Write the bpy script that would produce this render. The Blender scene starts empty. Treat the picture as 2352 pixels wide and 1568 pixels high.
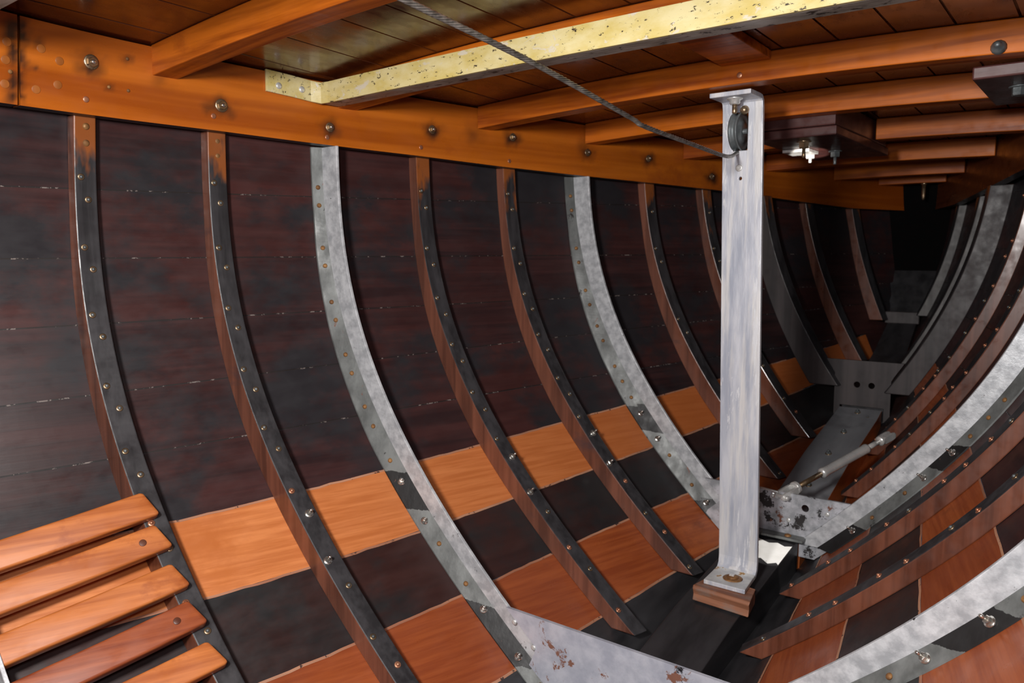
import bpy, bmesh, math, random
from mathutils import Vector, Matrix, noise
import numpy as np
random.seed(4)
COL = bpy.context.scene.collection
# ------------------------------------------------------------------ hull form
# fair half-breadth of the hull (inner face of the ribs) as a function of y (forward) and z (up), metres
NB = [(i, j) for i in range(5) for j in range(6) if i + j <= 5 and i <= 4]
CP = [0.8985377, -0.4860401, -0.7299984, 0.6190918, 0.5956729, 0.1490964, -0.0020793, 4.2870968, 0.6960961, -0.6134417, -0.4704895, -1.1899764, -10.015018, -1.3448693, -0.0850064, 0.6666297, 10.8147446, 1.0043104, -0.1859725, -4.2818033]
CS = [0.8747512, -0.2143749, 0.2667853, 1.8282785, 1.2828483, 0.2801246, 0.0667306, 1.5465761, -4.716038, -3.5929514, -1.1015723, -1.0517589, -2.1407461, 7.3135187, 1.8287389, 0.2336456, 1.8405582, -3.3080697, 0.0620882, -0.7434848]
def hb(y, z, s):
    if y < .5: y = .5 - .2 * math.tanh((.5 - y) / .2)
    c = CP if s < 0 else CS
    t = y / 3
    return sum(c[k] * t ** i * z ** j for k, (i, j) in enumerate(NB))
def plank_off(z, s=-1):
    if s > 0: return .026 + .020 * min(1, max(0, (.1 - z) / .8))
    return .026 + .032 * min(1, max(0, (.1 - z) / .5))
def sx(y, z, s, off=0.): return s * (hb(y, z, s) + off)
def hn(y, z, s):            # inboard normal
    e = .004
    g = Vector((s, -(hb(y + e, z, s) - hb(y - e, z, s)) / 2 / e, -(hb(y, z + e, s) - hb(y, z - e, s)) / 2 / e))
    return -g.normalized()
def lerp(x, xs, ys):
    if x <= xs[0]: return ys[0] + (x - xs[0]) * (ys[1] - ys[0]) / (xs[1] - xs[0])
    for a, b, c, d in zip(xs, xs[1:], ys, ys[1:]):
        if x <= b: return c + (d - c) * (x - a) / (b - a)
    return ys[-1]
KY = [-.4, 1.27, 1.5, 2.08, 2.33, 2.59, 2.70, 3.0, 3.18, 3.30, 3.42]
KZ = [-1.05, -.793, -.737, -.640, -.561, -.497, -.463, -.34, -.235, -.05, .20]
def kz(y): return lerp(y, KY, KZ)
def keel_half(y): return max(.03, .105 - .0287 * (y - 1.39)) if y > 1.39 else .105
def z_at(y, s, x, lo=-1.05, hi=-.1):
    for _ in range(40):
        m = (lo + hi) / 2
        if hb(y, m, s) < x: lo = m
        else: hi = m
    return hi
def clamp_bottom(y): return lerp(y, [.5, .9, 1.13, 1.37, 1.63, 1.9, 2.15, 2.43, 2.66, 2.87, 3.09], [.250, .250, .246, .242, .234, .228, .224, .217, .206, .195, .183])
BY = [.36, .774, 1.165, 1.54, 1.892, 2.28, 2.66, 3.0, 3.225]
BZ = [.372, .366, .354, .343, .332, .314, .297, .283, .274]
BB = .0486
BH = .055
def beam_z(y): return lerp(y, BY, BZ)
def deck_z(x, y): return beam_z(y) + BH - BB * x * x
def seam(k, y, s=-1): return seam0(k, y) + (.014 if s > 0 and k > 0 else 0)
def seam0(k, y):
    if k == 0: return .46
    if k == 1: return .0238 * y + .1092
    if k == 2: return .0074 * y - .0065
    if k == 3: return .0107 * y - .1312
    if k == 4: return .0332 * y - .2728
    if k == 5: return .0354 * y - .3858
    if k == 6: return .0177 * y * y + .0166 * y - .4958
    if k == 7: return .0216 * y * y + .0158 * y - .6119
    if k == 8: return -.762 + .0784 * y if y < 1.9 else -.613 + .118 * (y - 1.9) 
    if k == 9: return -.8843 + .0887 * y if y < 1.9 else -.7158 + .13 * (y - 1.9)
# ------------------------------------------------------------------ materials
def newmat(name):
    m = bpy.data.materials.new(name); m.use_nodes = True
    nt = m.node_tree; nt.nodes.clear()
    out = nt.nodes.new('ShaderNodeOutputMaterial'); b = nt.nodes.new('ShaderNodeBsdfPrincipled')
    nt.links.new(b.outputs[0], out.inputs[0])
    return m, nt, b
class NG:
    def __init__(s, nt): s.nt = nt; s.geo = nt.nodes.new('ShaderNodeNewGeometry')
    def n(s, t, **k):
        x = s.nt.nodes.new(t)
        for a, v in k.items(): setattr(x, a, v)
        return x
    def l(s, a, b): s.nt.links.new(a, b)
    def coords(s, scale=(1, 1, 1), rot=(0, 0, 0)):
        m = s.n('ShaderNodeMapping'); m.inputs['Scale'].default_value = scale; m.inputs['Rotation'].default_value = rot
        s.l(s.geo.outputs['Position'], m.inputs[0]); return m.outputs[0]
    def noise(s, scale, vscale=(1, 1, 1), detail=4, rough=.55, dist=0.):
        t = s.n('ShaderNodeTexNoise'); t.inputs['Scale'].default_value = scale; t.inputs['Detail'].default_value = detail
        t.inputs['Roughness'].default_value = rough; t.inputs['Distortion'].default_value = dist
        s.l(s.coords(vscale), t.inputs['Vector']); return t.outputs['Fac']
    def ramp(s, fac, stops, interp='LINEAR'):
        r = s.n('ShaderNodeValToRGB'); e = r.color_ramp.elements; r.color_ramp.interpolation = interp
        while len(e) < len(stops): e.new(.5)
        for el, (p, c) in zip(e, stops):
            el.position = p; el.color = (c, c, c, 1) if isinstance(c, (int, float)) else (*c, 1)
        s.l(fac, r.inputs[0]); return r.outputs[0]
    def mix(s, fac, a, b, mode='MIX'):
        m = s.n('ShaderNodeMix', data_type='RGBA', blend_type=mode)
        if isinstance(fac, (int, float)): m.inputs[0].default_value = fac
        else: s.l(fac, m.inputs[0])
        for k, v in ((6, a), (7, b)):
            if isinstance(v, tuple): m.inputs[k].default_value = (*v, 1)
            else: s.l(v, m.inputs[k])
        return m.outputs[2]
    def attr(s, name):
        a = s.n('ShaderNodeAttribute'); a.attribute_name = name; return a.outputs['Fac']
    def math(s, op, a, b=0.):
        m = s.n('ShaderNodeMath', operation=op)
        for k, v in ((0, a), (1, b)):
            if isinstance(v, (int, float)): m.inputs[k].default_value = v
            else: s.l(v, m.inputs[k])
        return m.outputs[0]
    def bump(s, b, h, strength=.2, dist=.002):
        m = s.n('ShaderNodeBump'); m.inputs['Strength'].default_value = strength; m.inputs['Distance'].default_value = dist
        s.l(h, m.inputs['Height']); s.l(m.outputs[0], b.inputs['Normal'])
GR = {'H': (.03, .045, 1.15), 'Y': (1, .05, 1), 'X': (.05, 1, 1), 'Z': (1, 1, .05)}
def wood(name, dark, light, axis='Y', gs=90, rough=.35, coat=.0, bump=.25, rnd=None, blot=None, blot2=None, ring=.6, top=None, stain=None, spec=.5, mott=.5):
    m, nt, b = newmat(name); g = NG(nt)
    fine = g.noise(gs * 1.3, GR[axis], 5, .6, .1)
    ringf = g.noise(gs * .5, GR[axis], 3, .5, .35)
    f = g.math('ADD', g.math('MULTIPLY', fine, 1 - ring), g.math('MULTIPLY', ringf, ring))
    c = g.mix(g.ramp(f, [(.40, 0.), (.60, 1.)]), dark, light)
    big = g.noise(7, (.3, .5, 1), 3, .6)
    c = g.mix(g.math('MULTIPLY', g.ramp(big, [(.35, 0.), (.7, 1.)]), mott), c, tuple(x * .45 for x in light))
    if rnd:
        c = g.mix(g.math('MULTIPLY', g.attr('rnd'), rnd[1]), c, rnd[0])
    if blot:
        c = g.mix(g.ramp(g.noise(blot[1], (.5, .6, 1), 6, .65), [(blot[2], 0.), (blot[2] + .12, 1.)]), c, blot[0])
    if blot2:
        c = g.mix(g.ramp(g.noise(blot2[1], (1, 1, 1), 5, .7), [(blot2[2], 0.), (blot2[2] + .04, 1.)]), c, blot2[0])
    if top:   # varnish runs on the upper ends
        sep = g.n('ShaderNodeSeparateXYZ'); g.l(g.geo.outputs['Position'], sep.inputs[0])
        h = g.math('ADD', sep.outputs[2], g.math('MULTIPLY', g.math('SUBTRACT', g.noise(28, (1, 1, .35), 3), .5), .35))
        c = g.mix(g.ramp(h, [(top[1], 0.), (min(1, top[1] + .05), 1.)]), c, top[0])
    if stain:
        c = g.mix(g.attr('stain'), c, stain)
    g.l(c, b.inputs['Base Color'])
    rr = g.ramp(g.noise(35, (1, .5, 1), 4), [(.3, max(.05, rough - .12)), (.7, min(1., rough + .12))])
    g.l(rr, b.inputs['Roughness'])
    b.inputs['Coat Weight'].default_value = coat; b.inputs['Coat Roughness'].default_value = .12
    b.inputs['Specular IOR Level'].default_value = spec
    g.bump(b, f, bump, .0015)
    return m
def metal(name, base, base2, spots=None, vs=(1, 1, 1), scale=18, rough=.4, metallic=.6, s2=None, bump=.3, streak=None, stain=None):
    m, nt, b = newmat(name); g = NG(nt)
    c = g.mix(g.ramp(g.noise(scale, vs, 6, .6), [(.38, 0.), (.62, 1.)]), base, base2)
    if streak: c = g.mix(g.ramp(g.noise(streak[1], (1, 1, .07), 5, .6), [(.48, 0.), (.62, 1.)]), c, streak[0])
    mk = None
    if spots:
        mk = g.ramp(g.noise(spots[1], vs, 8, .72), [(spots[2], 0.), (spots[2] + .025, 1.)])
        c = g.mix(mk, c, spots[0])
    if stain: c = g.mix(g.ramp(g.math('ADD', g.attr('stain'), g.math('MULTIPLY', g.math('SUBTRACT', g.noise(60, vs, 6, .7), .5), 1.4)), [(.48, 0.), (.54, 1.)]), c, stain)
    if s2: c = g.mix(g.ramp(g.noise(s2[1], vs, 7, .7, .5), [(s2[2], 0.), (s2[2] + .03, 1.)]), c, s2[0])
    g.l(c, b.inputs['Base Color']); b.inputs['Metallic'].default_value = metallic
    g.l(g.ramp(g.noise(40, vs, 4), [(.3, rough - .1), (.7, min(1, rough + .15))]), b.inputs['Roughness'])
    g.bump(b, g.noise(scale * 4, vs, 5), bump, .001)
    return m
M = {}
M['plank'] = wood('dark_stained_plank', (.018, .0115, .0135), (.052, .021, .021), 'H', 60, .46, 0, .4, rnd=((.12, .028, .020), .24), blot=((.022, .020, .023), 5.5, .47), blot2=((.35, .25, .22), 60, .80), mott=.4, spec=.4)
M['plankdark'] = wood('charcoal_plank', (.016, .012, .013), (.038, .020, .019), 'H', 60, .42, 0, .3, rnd=((.07, .018, .012), .35), blot=((.020, .019, .020), 5.5, .45), blot2=((.30, .12, .06), 50, .80), mott=.4, spec=.45)
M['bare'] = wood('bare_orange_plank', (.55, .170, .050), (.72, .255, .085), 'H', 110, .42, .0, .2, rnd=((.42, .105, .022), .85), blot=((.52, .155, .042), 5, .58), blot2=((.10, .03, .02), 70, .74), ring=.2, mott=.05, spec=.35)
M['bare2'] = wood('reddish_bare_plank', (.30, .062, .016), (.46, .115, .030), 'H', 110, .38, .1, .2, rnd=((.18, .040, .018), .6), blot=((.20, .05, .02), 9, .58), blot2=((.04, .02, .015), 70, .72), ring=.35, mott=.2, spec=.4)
M['seam'] = wood('plank_seam', (.008, .006, .006), (.02, .012, .010), 'H', 60, .6, 0, .3, blot2=((.20, .165, .15), 70, .56))
M['rag'] = wood('ragged_panel_edge', (.34, .13, .07), (.58, .30, .18), 'H', 60, .6, 0, .5, blot2=((.05, .025, .02), 60, .60))
M['rib'] = wood('charcoal_rib', (.022, .021, .023), (.050, .048, .052), 'Z', 70, .42, 0, .35, blot2=((.16, .15, .16), 60, .76), top=((.26, .075, .018), .16), mott=.2)
M['ribside'] = wood('red_brown_rib_side', (.085, .026, .014), (.20, .066, .036), 'Z', 60, .36, .3, .2, blot=((.055, .030, .032), 7, .60), mott=.3)
M['deeprib'] = wood('dark_grey_rib_side', (.036, .030, .031), (.070, .056, .056), 'Z', 50, .5, 0, .2, mott=.2)
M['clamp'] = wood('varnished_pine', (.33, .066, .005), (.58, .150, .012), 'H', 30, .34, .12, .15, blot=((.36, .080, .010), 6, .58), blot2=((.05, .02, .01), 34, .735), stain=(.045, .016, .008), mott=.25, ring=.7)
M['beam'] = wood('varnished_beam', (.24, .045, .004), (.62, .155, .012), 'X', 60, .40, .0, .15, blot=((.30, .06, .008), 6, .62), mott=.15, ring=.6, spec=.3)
M['clampshade'] = wood('shaded_varnished_plank', (.07, .016, .006), (.15, .035, .010), 'H', 40, .34, .1, .15, mott=.3)  # right-hand clamp wood, its unlit tone put into the colour
M['deck'] = wood('varnished_deck_plank', (.10, .022, .005), (.20, .050, .009), 'Y', 40, .24, .25, .15, rnd=((.07, .018, .009), .8), mott=.5)
M['slat'] = wood('varnished_slat', (.40, .105, .024), (.62, .20, .052), 'H', 80, .42, .05, .2, rnd=None, blot=((.32, .075, .02), 12, .54), mott=.15, ring=.4)
M['slat2'] = wood('dark_varnished_slat', (.22, .045, .016), (.36, .090, .030), 'H', 80, .42, .05, .2, blot=((.24, .065, .03), 12, .56), mott=.2, ring=.4)
M['plug'] = wood('wood_plug', (.10, .028, .014), (.16, .05, .025), 'Y', 60, .45, 0, .1)
M['plug2'] = wood('pale_wood_plug', (.34, .10, .018), (.50, .16, .03), 'Z', 60, .45, 0, .1)
M['keel'] = wood('dark_keelson', (.016, .0155, .017), (.036, .034, .037), 'Y', 30, .42, 0, .3, blot2=((.12, .12, .125), 50, .76), mott=.2)
M['keelside'] = wood('orange_keel_side', (.26, .055, .012), (.50, .13, .03), 'Y', 40, .4, 0, .2, mott=.35)
M['greytop'] = wood('grey_painted_plank', (.17, .175, .19), (.24, .245, .26), 'Y', 20, .38, 0, .1, blot=((.12, .12, .13), 9, .6), mott=.15)
M['block'] = wood('rough_brown_block', (.17, .060, .028), (.36, .15, .08), 'X', 60, .6, 0, .6, blot=((.22, .15, .12), 20, .55), mott=.2)
M['pad'] = wood('dark_red_pad', (.050, .018, .018), (.105, .035, .030), 'X', 60, .38, .1, .2)
M['galv'] = metal('worn_galvanised_steel', (.40, .41, .43), (.64, .65, .67), ((.035, .03, .03), 34, .655), (1, 1, 1), 48, .42, .25, ((.18, .075, .05), 22, .68), .4)
M['flange'] = metal('blackened_steel_flange', (.10, .105, .102), (.19, .20, .195), ((.03, .027, .026), 30, .62), (1, 1, .6), 22, .5, .15, ((.16, .07, .05), 26, .66), .5, stain=(.012, .0115, .012))
M['palerib'] = wood('weathered_grey_rib', (.06, .056, .055), (.15, .14, .135), 'Z', 50, .5, 0, .3, mott=.2)
M['floorplate'] = metal('patchy_grey_steel', (.45, .47, .55), (.60, .615, .69), ((.02, .018, .02), 11, .655), (1, 1, 1), 30, .40, .35, ((.28, .13, .09), 16, .61), .4)
M['galvfloor'] = metal('blotched_zinc_steel', (.30, .31, .33), (.56, .56, .60), ((.03, .027, .028), 24, .555), (1, 1, 1), 30, .40, .2, ((.20, .08, .05), 18, .61), .4)
M['pillar'] = metal('brushed_grey_paint', (.42, .45, .53), (.60, .61, .66), ((.34, .32, .27), 16, .66), (1, 1, .15), 40, .40, .2, ((.74, .75, .78), 38, .585), .5, streak=((.70, .69, .69), 60))
M['foot'] = metal('rust_stained_grey', (.50, .51, .52), (.72, .72, .70), ((.42, .22, .05), 30, .60), (1, 1, 1), 30, .45, .3, ((.10, .08, .06), 40, .68), .5)
M['yellow'] = metal('worn_yellow_paint', (.56, .44, .14), (.66, .57, .30), ((.05, .035, .02), 120, .595), (.5, 1, 1), 26, .42, .0, ((.60, .54, .42), 34, .58), .5)
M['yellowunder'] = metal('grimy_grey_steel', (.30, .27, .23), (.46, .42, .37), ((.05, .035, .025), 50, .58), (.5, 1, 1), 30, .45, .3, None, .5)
M['bronze'] = metal('bronze', (.27, .18, .10), (.42, .31, .20), ((.05, .035, .03), 90, .62), (1, 1, 1), 60, .30, .85, None, .2)
M['copper'] = metal('copper', (.50, .20, .11), (.62, .30, .18), None, (1, 1, 1), 60, .35, .7, None, .2)
M['steel'] = metal('shiny_steel', (.62, .61, .58), (.80, .78, .72), None, (1, 1, 1), 60, .20, .95, None, .1)
M['pale'] = metal('pale_zinc', (.62, .62, .60), (.80, .80, .78), None, (1, 1, 1), 60, .32, .5, None, .1)
M['chrome'] = metal('polished_stainless', (.74, .74, .73), (.86, .85, .82), None, (1, 1, 1), 30, .22, .55, None, .0)
M['dull'] = metal('dull_lead_grey', (.10, .115, .12), (.22, .24, .245), None, (1, 1, 1), 25, .40, .5, None, .3)
M['rust'] = metal('rusty_steel', (.16, .07, .025), (.36, .18, .06), None, (1, 1, 1), 60, .6, .3, None, .5)
M['cable'] = metal('steel_wire', (.20, .19, .17), (.42, .40, .37), ((.20, .09, .04), 40, .64), (1, 1, 1), 80, .34, .75, None, .2)
M['glarewhite'] = metal('glare_white', (.80, .79, .76), (.88, .87, .85), ((.35, .30, .26), 60, .64), (1, 1, 1), 30, .4, .0, None, .4)  # white colour for the glare painted on the keelson
M['black'] = metal('bow_darkness', (.003, .003, .003), (.005, .004, .004), None, (1, 1, 1), 40, .9, .0, None, .1)
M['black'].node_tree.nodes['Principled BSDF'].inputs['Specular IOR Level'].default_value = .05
# ------------------------------------------------------------------ object helpers
class MB:
    def __init__(s): s.v = []; s.f = []; s.m = []; s.a = {}; s.sm = []
    def add(s, vs, fs, mi=0, smooth=False):
        o = len(s.v); s.v += [Vector(v) for v in vs]; s.f += [tuple(i + o for i in f) for f in fs]; s.m += [mi] * len(fs); s.sm += [smooth] * len(fs)
        return o
    def quadstrip(s, rows, mi=0, closed=False, smooth=False, capA=False, capB=False):
        n = len(rows[0]); vs = [p for r in rows for p in r]; fs = []
        for i in range(len(rows) - 1):
            for j in range(n if closed else n - 1):
                k = (j + 1) % n
                fs.append((i * n + j, i * n + k, (i + 1) * n + k, (i + 1) * n + j))
        if capA: fs.append(tuple(range(n))[::-1])
        if capB: fs.append(tuple((len(rows) - 1) * n + j for j in range(n)))
        s.add(vs, fs, mi, smooth)
    def box(s, a, b, mi=0):
        x0, y0, z0 = a; x1, y1, z1 = b
        s.add([(x0, y0, z0), (x1, y0, z0), (x1, y1, z0), (x0, y1, z0), (x0, y0, z1), (x1, y0, z1), (x1, y1, z1), (x0, y1, z1)],
              [(0, 3, 2, 1), (4, 5, 6, 7), (0, 1, 5, 4), (1, 2, 6, 5), (2, 3, 7, 6), (3, 0, 4, 7)], mi)
    def lathe(s, base, axis, prof, n=12, mi=0, smooth=True):   # prof: (r, h)
        axis = Vector(axis).normalized(); t = axis.orthogonal().normalized(); u = axis.cross(t); base = Vector(base)
        rows = [[base + axis * h + (t * math.cos(2 * math.pi * k / n) + u * math.sin(2 * math.pi * k / n)) * r for k in range(n)] for r, h in prof]
        s.quadstrip(rows, mi, True, smooth, True, True)
    def build(s, name, mats, parent=None, smooth=None, bevel=0, attrs=None, recalc=True):
        me = bpy.data.meshes.new(name)
        c = parent.matrix_world.translation if parent else Vector((0, 0, 0))
        if parent is not None:
            c = PARLOC[parent.name]
            me.from_pydata([v - c for v in s.v], [], s.f)
        else:
            n = len(s.v); c = sum(s.v, Vector()) / n
            me.from_pydata([v - c for v in s.v], [], s.f)
        for mm in (mats if isinstance(mats, (list, tuple)) else [mats]): me.materials.append(M[mm])
        for p, mi, sm in zip(me.polygons, s.m, s.sm): p.material_index = mi; p.use_smooth = sm if smooth is None else smooth
        if attrs:
            for k, (dom, vals) in attrs.items():
                at = me.attributes.new(k, 'FLOAT', dom); at.data.foreach_set('value', vals)
        if recalc:
            bm = bmesh.new(); bm.from_mesh(me); bmesh.ops.recalc_face_normals(bm, faces=bm.faces); bm.to_mesh(me); bm.free()
        o = bpy.data.objects.new(name, me); COL.objects.link(o)
        if parent is not None: o.parent = parent; PARLOC[o.name] = c
        else: o.location = c; PARLOC[o.name] = c
        if bevel:
            b = o.modifiers.new('bevel', 'BEVEL'); b.width = bevel; b.segments = 2; b.limit_method = 'ANGLE'; b.angle_limit = math.radians(40)
        return o
PARLOC = {}
def thing(name, label, cat, loc, group=None):
    o = bpy.data.objects.new(name, None); COL.objects.link(o); o.location = loc; o.empty_display_size = .05
    o['label'] = label; o['category'] = cat
    if group: o['group'] = group
    PARLOC[o.name] = Vector(loc); return o
def tag(o, label, cat, group=None):
    o['label'] = label; o['category'] = cat
    if group: o['group'] = group
    return o
def struct(o): o['kind'] = 'structure'; return o
def boolean(o, cutters):
    for c in cutters:
        md = o.modifiers.new('cut', 'BOOLEAN'); md.operation = 'DIFFERENCE'; md.solver = 'EXACT'; md.object = c
    bpy.context.view_layer.update()
    dg = bpy.context.evaluated_depsgraph_get()
    me = bpy.data.meshes.new_from_object(o.evaluated_get(dg))
    o.modifiers.clear(); o.data = me
    for c in cutters: bpy.data.objects.remove(c, do_unlink=True)
def cutter(fn):
    b = MB(); fn(b); return b.build('cutter', 'galv')
def frange(a, b, n): return [a + (b - a) * i / (n - 1) for i in range(n)]
def copy_part(src, parent, loc, rot=None):
    o = src.copy(); COL.objects.link(o); o.parent = parent; o.location = Vector(loc) - PARLOC[parent.name]
    if rot is not None: o.rotation_mode = 'QUATERNION'; o.rotation_quaternion = rot
    return o
def proto(name, fn, mats):      # a small fastener modelled along +Z at the origin
    b = MB(); fn(b); me = bpy.data.meshes.new(name); me.from_pydata(b.v, [], b.f)
    for mm in mats: me.materials.append(M[mm])
    for p, mi, sm in zip(me.polygons, b.m, b.sm): p.material_index = mi; p.use_smooth = sm
    return me
def put(me, name, parent, loc, n, spin=None, sc=1.):
    o = bpy.data.objects.new(name, me); COL.objects.link(o); o.parent = parent
    o.location = Vector(loc) - PARLOC[parent.name]
    q = Vector((0, 0, 1)).rotation_difference(Vector(n)); o.rotation_mode = 'QUATERNION'
    from mathutils import Quaternion
    o.rotation_quaternion = q @ Quaternion((0, 0, 1), random.random() * 6 if spin is None else spin); o.scale = (sc, sc, sc)
    return o
def rivet_fn(b):
    b.lathe((0, 0, 0), (0, 0, 1), [(.0060, -.001), (.0062, .0008), (.0048, .0016), (.0034, .0018)], 14, 0)
    b.lathe((0, 0, .0012), (0, 0, 1), [(.0032, 0), (.0032, .0016), (.0022, .0032), (.0008, .0038)], 10, 1)
ME_RIVET = proto('rivet', rivet_fn, ['bronze', 'dull'])
ME_COPPER = proto('copper_rivet', rivet_fn, ['copper', 'copper'])
def dark_rivet(b): b.lathe((0, 0, 0), (0, 0, 1), [(.0052, -.001), (.0052, .0010), (.0036, .0028), (.0012, .0034)], 12, 0)
ME_DARKRIVET = proto('dark_rivet', dark_rivet, ['rust'])
def stud_fn(b):
    b.lathe((0, 0, 0), (0, 0, 1), [(.0082, -.001), (.0085, .0008), (.0078, .0018)], 16, 0)
    b.lathe((0, 0, .0016), (0, 0, 1), [(.0058, 0), (.0060, .0010), (.0060, .0050), (.0052, .0058)], 6, 0, False)
    b.lathe((0, 0, .007), (0, 0, 1), [(.0030, 0), (.0030, .0095), (.0022, .0108)], 10, 0)
ME_STUD = proto('stud_bolt', stud_fn, ['steel'])
def bolt_fn(b):
    b.lathe((0, 0, 0), (0, 0, 1), [(.0125, -.001), (.0130, .0010), (.0122, .0022), (.0092, .0026)], 20, 0)
    b.lathe((0, 0, .0024), (0, 0, 1), [(.0085, 0), (.0088, .0008), (.0088, .0050), (.0078, .0060)], 6, 0, False)
    b.lathe((0, 0, .008), (0, 0, 1), [(.0042, 0), (.0042, .0030), (.0028, .0042)], 10, 1)
ME_BOLT = proto('bolt', bolt_fn, ['bronze', 'steel'])
def screw_fn(b): b.lathe((0, 0, 0), (0, 0, 1), [(.0052, -.001), (.0054, .0006), (.0040, .0012), (.0010, .0014)], 12, 0)
ME_SCREW = proto('screw', screw_fn, ['copper'])
def plug_fn(b): b.lathe((0, 0, 0), (0, 0, 1), [(.0070, -.002), (.0070, .0004), (.0064, .0007)], 20, 0)
ME_PLUG = proto('plug', plug_fn, ['plug2']); ME_PLUGD = proto('plug_dark', plug_fn, ['plug'])
def wscrew_fn(b): b.lathe((0, 0, 0), (0, 0, 1), [(.0068, -.001), (.0070, .0010), (.0052, .0026), (.0012, .0030)], 16, 0)
ME_WSCREW = proto('pale_screw', wscrew_fn, ['pale'])
def nut_fn(b):
    b.lathe((0, 0, 0), (0, 0, 1), [(.0085, -.001), (.0090, .0005), (.0085, .0014)], 18, 1)
    b.lathe((0, 0, .0012), (0, 0, 1), [(.0066, 0), (.0068, .0008), (.0068, .0052), (.0058, .0060)], 6, 0, False)
    b.lathe((0, 0, .0068), (0, 0, 1), [(.0034, 0), (.0034, .0040), (.0024, .0050)], 10, 0)
ME_NUT = proto('nut', nut_fn, ['dull', 'bronze'])
# ------------------------------------------------------------------ hull planking
STATION_Y = [.648 + .25 * k for k in range(-4, 12)]
def wall(s, name):
    b = MB(); rnd = []
    ys = frange(-.45, 3.46, 164)
    def P(y, z, extra=0.):
        x = hb(y, z, s) + plank_off(z, s)
        return Vector((s * max(x + extra, .030), y, z))
    def zb(y):
        lo = kz(y) - .16; z = lo
        return lo
    rv = {}
    for k in range(10):
        for i in range(len(ys) - 1):
            ya, yb = ys[i], ys[i + 1]; ym = (ya + yb) / 2
            bay = math.floor((ym - .648 - .03) / .25)
            key = (k, bay); 
            if key not in rv: rv[key] = random.random()
            def edges(y):
                lo_lim = kz(y) - .125
                t = seam(k, y, s) if k else .46; bt = seam(k + 1, y, s) if k < 9 else lo_lim
                return max(t, lo_lim), max(bt, lo_lim)
            ta, ba = edges(ya); tb, bb = edges(yb)
            g = .0012
            if ta - ba < .004 or tb - bb < .004: continue
            N = 5 if k < 9 else 9
            ra = [P(ya, ta - g + (ba + 2 * g - ta) * j / N) for j in range(N + 1)]
            rb = [P(yb, tb - g + (bb + 2 * g - tb) * j / N) for j in range(N + 1)]
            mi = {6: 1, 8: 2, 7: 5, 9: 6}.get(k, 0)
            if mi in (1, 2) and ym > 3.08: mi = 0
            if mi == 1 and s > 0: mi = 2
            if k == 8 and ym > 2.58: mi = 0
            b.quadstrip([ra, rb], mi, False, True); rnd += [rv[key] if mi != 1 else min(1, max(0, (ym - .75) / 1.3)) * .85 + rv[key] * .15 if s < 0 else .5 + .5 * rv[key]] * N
            if k > 0:   # seam strip, slightly proud where the bare panels start
                ms = 4 if (k in (6, 7, 8, 9) and ym < 2.6) else 3
                gw = .0016 if ms == 4 else .0012
                wob = (noise.noise(Vector((ya * 55, k * 3.1, s))) * .0016, noise.noise(Vector((yb * 55, k * 3.1, s))) * .0016) if ms == 4 else (0, 0)
                e = -.0008 if ms == 4 else .0006
                b.quadstrip([[P(ya, ta + gw + wob[0], e), P(ya, ta - gw + wob[0], e)], [P(yb, tb + gw + wob[1], e), P(yb, tb - gw + wob[1], e)]], ms, False, True); rnd += [.5]
    o = b.build(name, ['plank', 'bare', 'bare2', 'seam', 'rag', 'plankdark', 'keel'], None, attrs={'rnd': ('FACE', rnd)}, recalc=False)
    return struct(o)
wall(-1, 'wall_left'); wall(1, 'wall_right')
wf = MB(); wf.box((-.30, 3.36, -.6), (.30, 3.40, .46)); struct(wf.build('dark_bow_cap', 'black'))  # near-black cap paints the darkness beyond the last ribs
kb0 = MB(); kb0.quadstrip([[Vector((x, y, kz(y) - .122)) for x in (-.20, -.07, .07, .20)] for y in frange(-.45, 3.44, 50)]); struct(kb0.build('floor', 'keel', recalc=False))
# ------------------------------------------------------------------ deck (ceiling)
def deck():
    b = MB(); rnd = []
    seams = [-.86, -.724, -.585, -.44, -.332, -.225, -.118, -.01, .106, .208, .305, .398, .49, .585, .68, .78, .90]
    ys = frange(-.45, 3.42, 90)
    for a, c in zip(seams, seams[1:]):
        r = random.random()
        rows = []
        for y in ys:
            lim = max(.02, hb(y, .38, 1) + .02); limn = -max(.02, hb(y, .38, -1) + .02)
            xs = [a, a + .0014, a + .0022, (a + c) / 2, c - .0022, c - .0014, c]
            xs = [min(max(x, limn), lim) for x in xs]
            dz = [.005, .004, 0, 0, 0, .004, .005]
            rows.append([Vector((x, y, deck_z(x, y) + d)) for x, d in zip(xs, dz)])
        n0 = len(b.f); b.quadstrip(rows, 0, False, False); rnd += [r] * (len(b.f) - n0)
    return struct(b.build('ceiling', ['deck'], attrs={'rnd': ('FACE', rnd)}, recalc=False))
deck()
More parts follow.
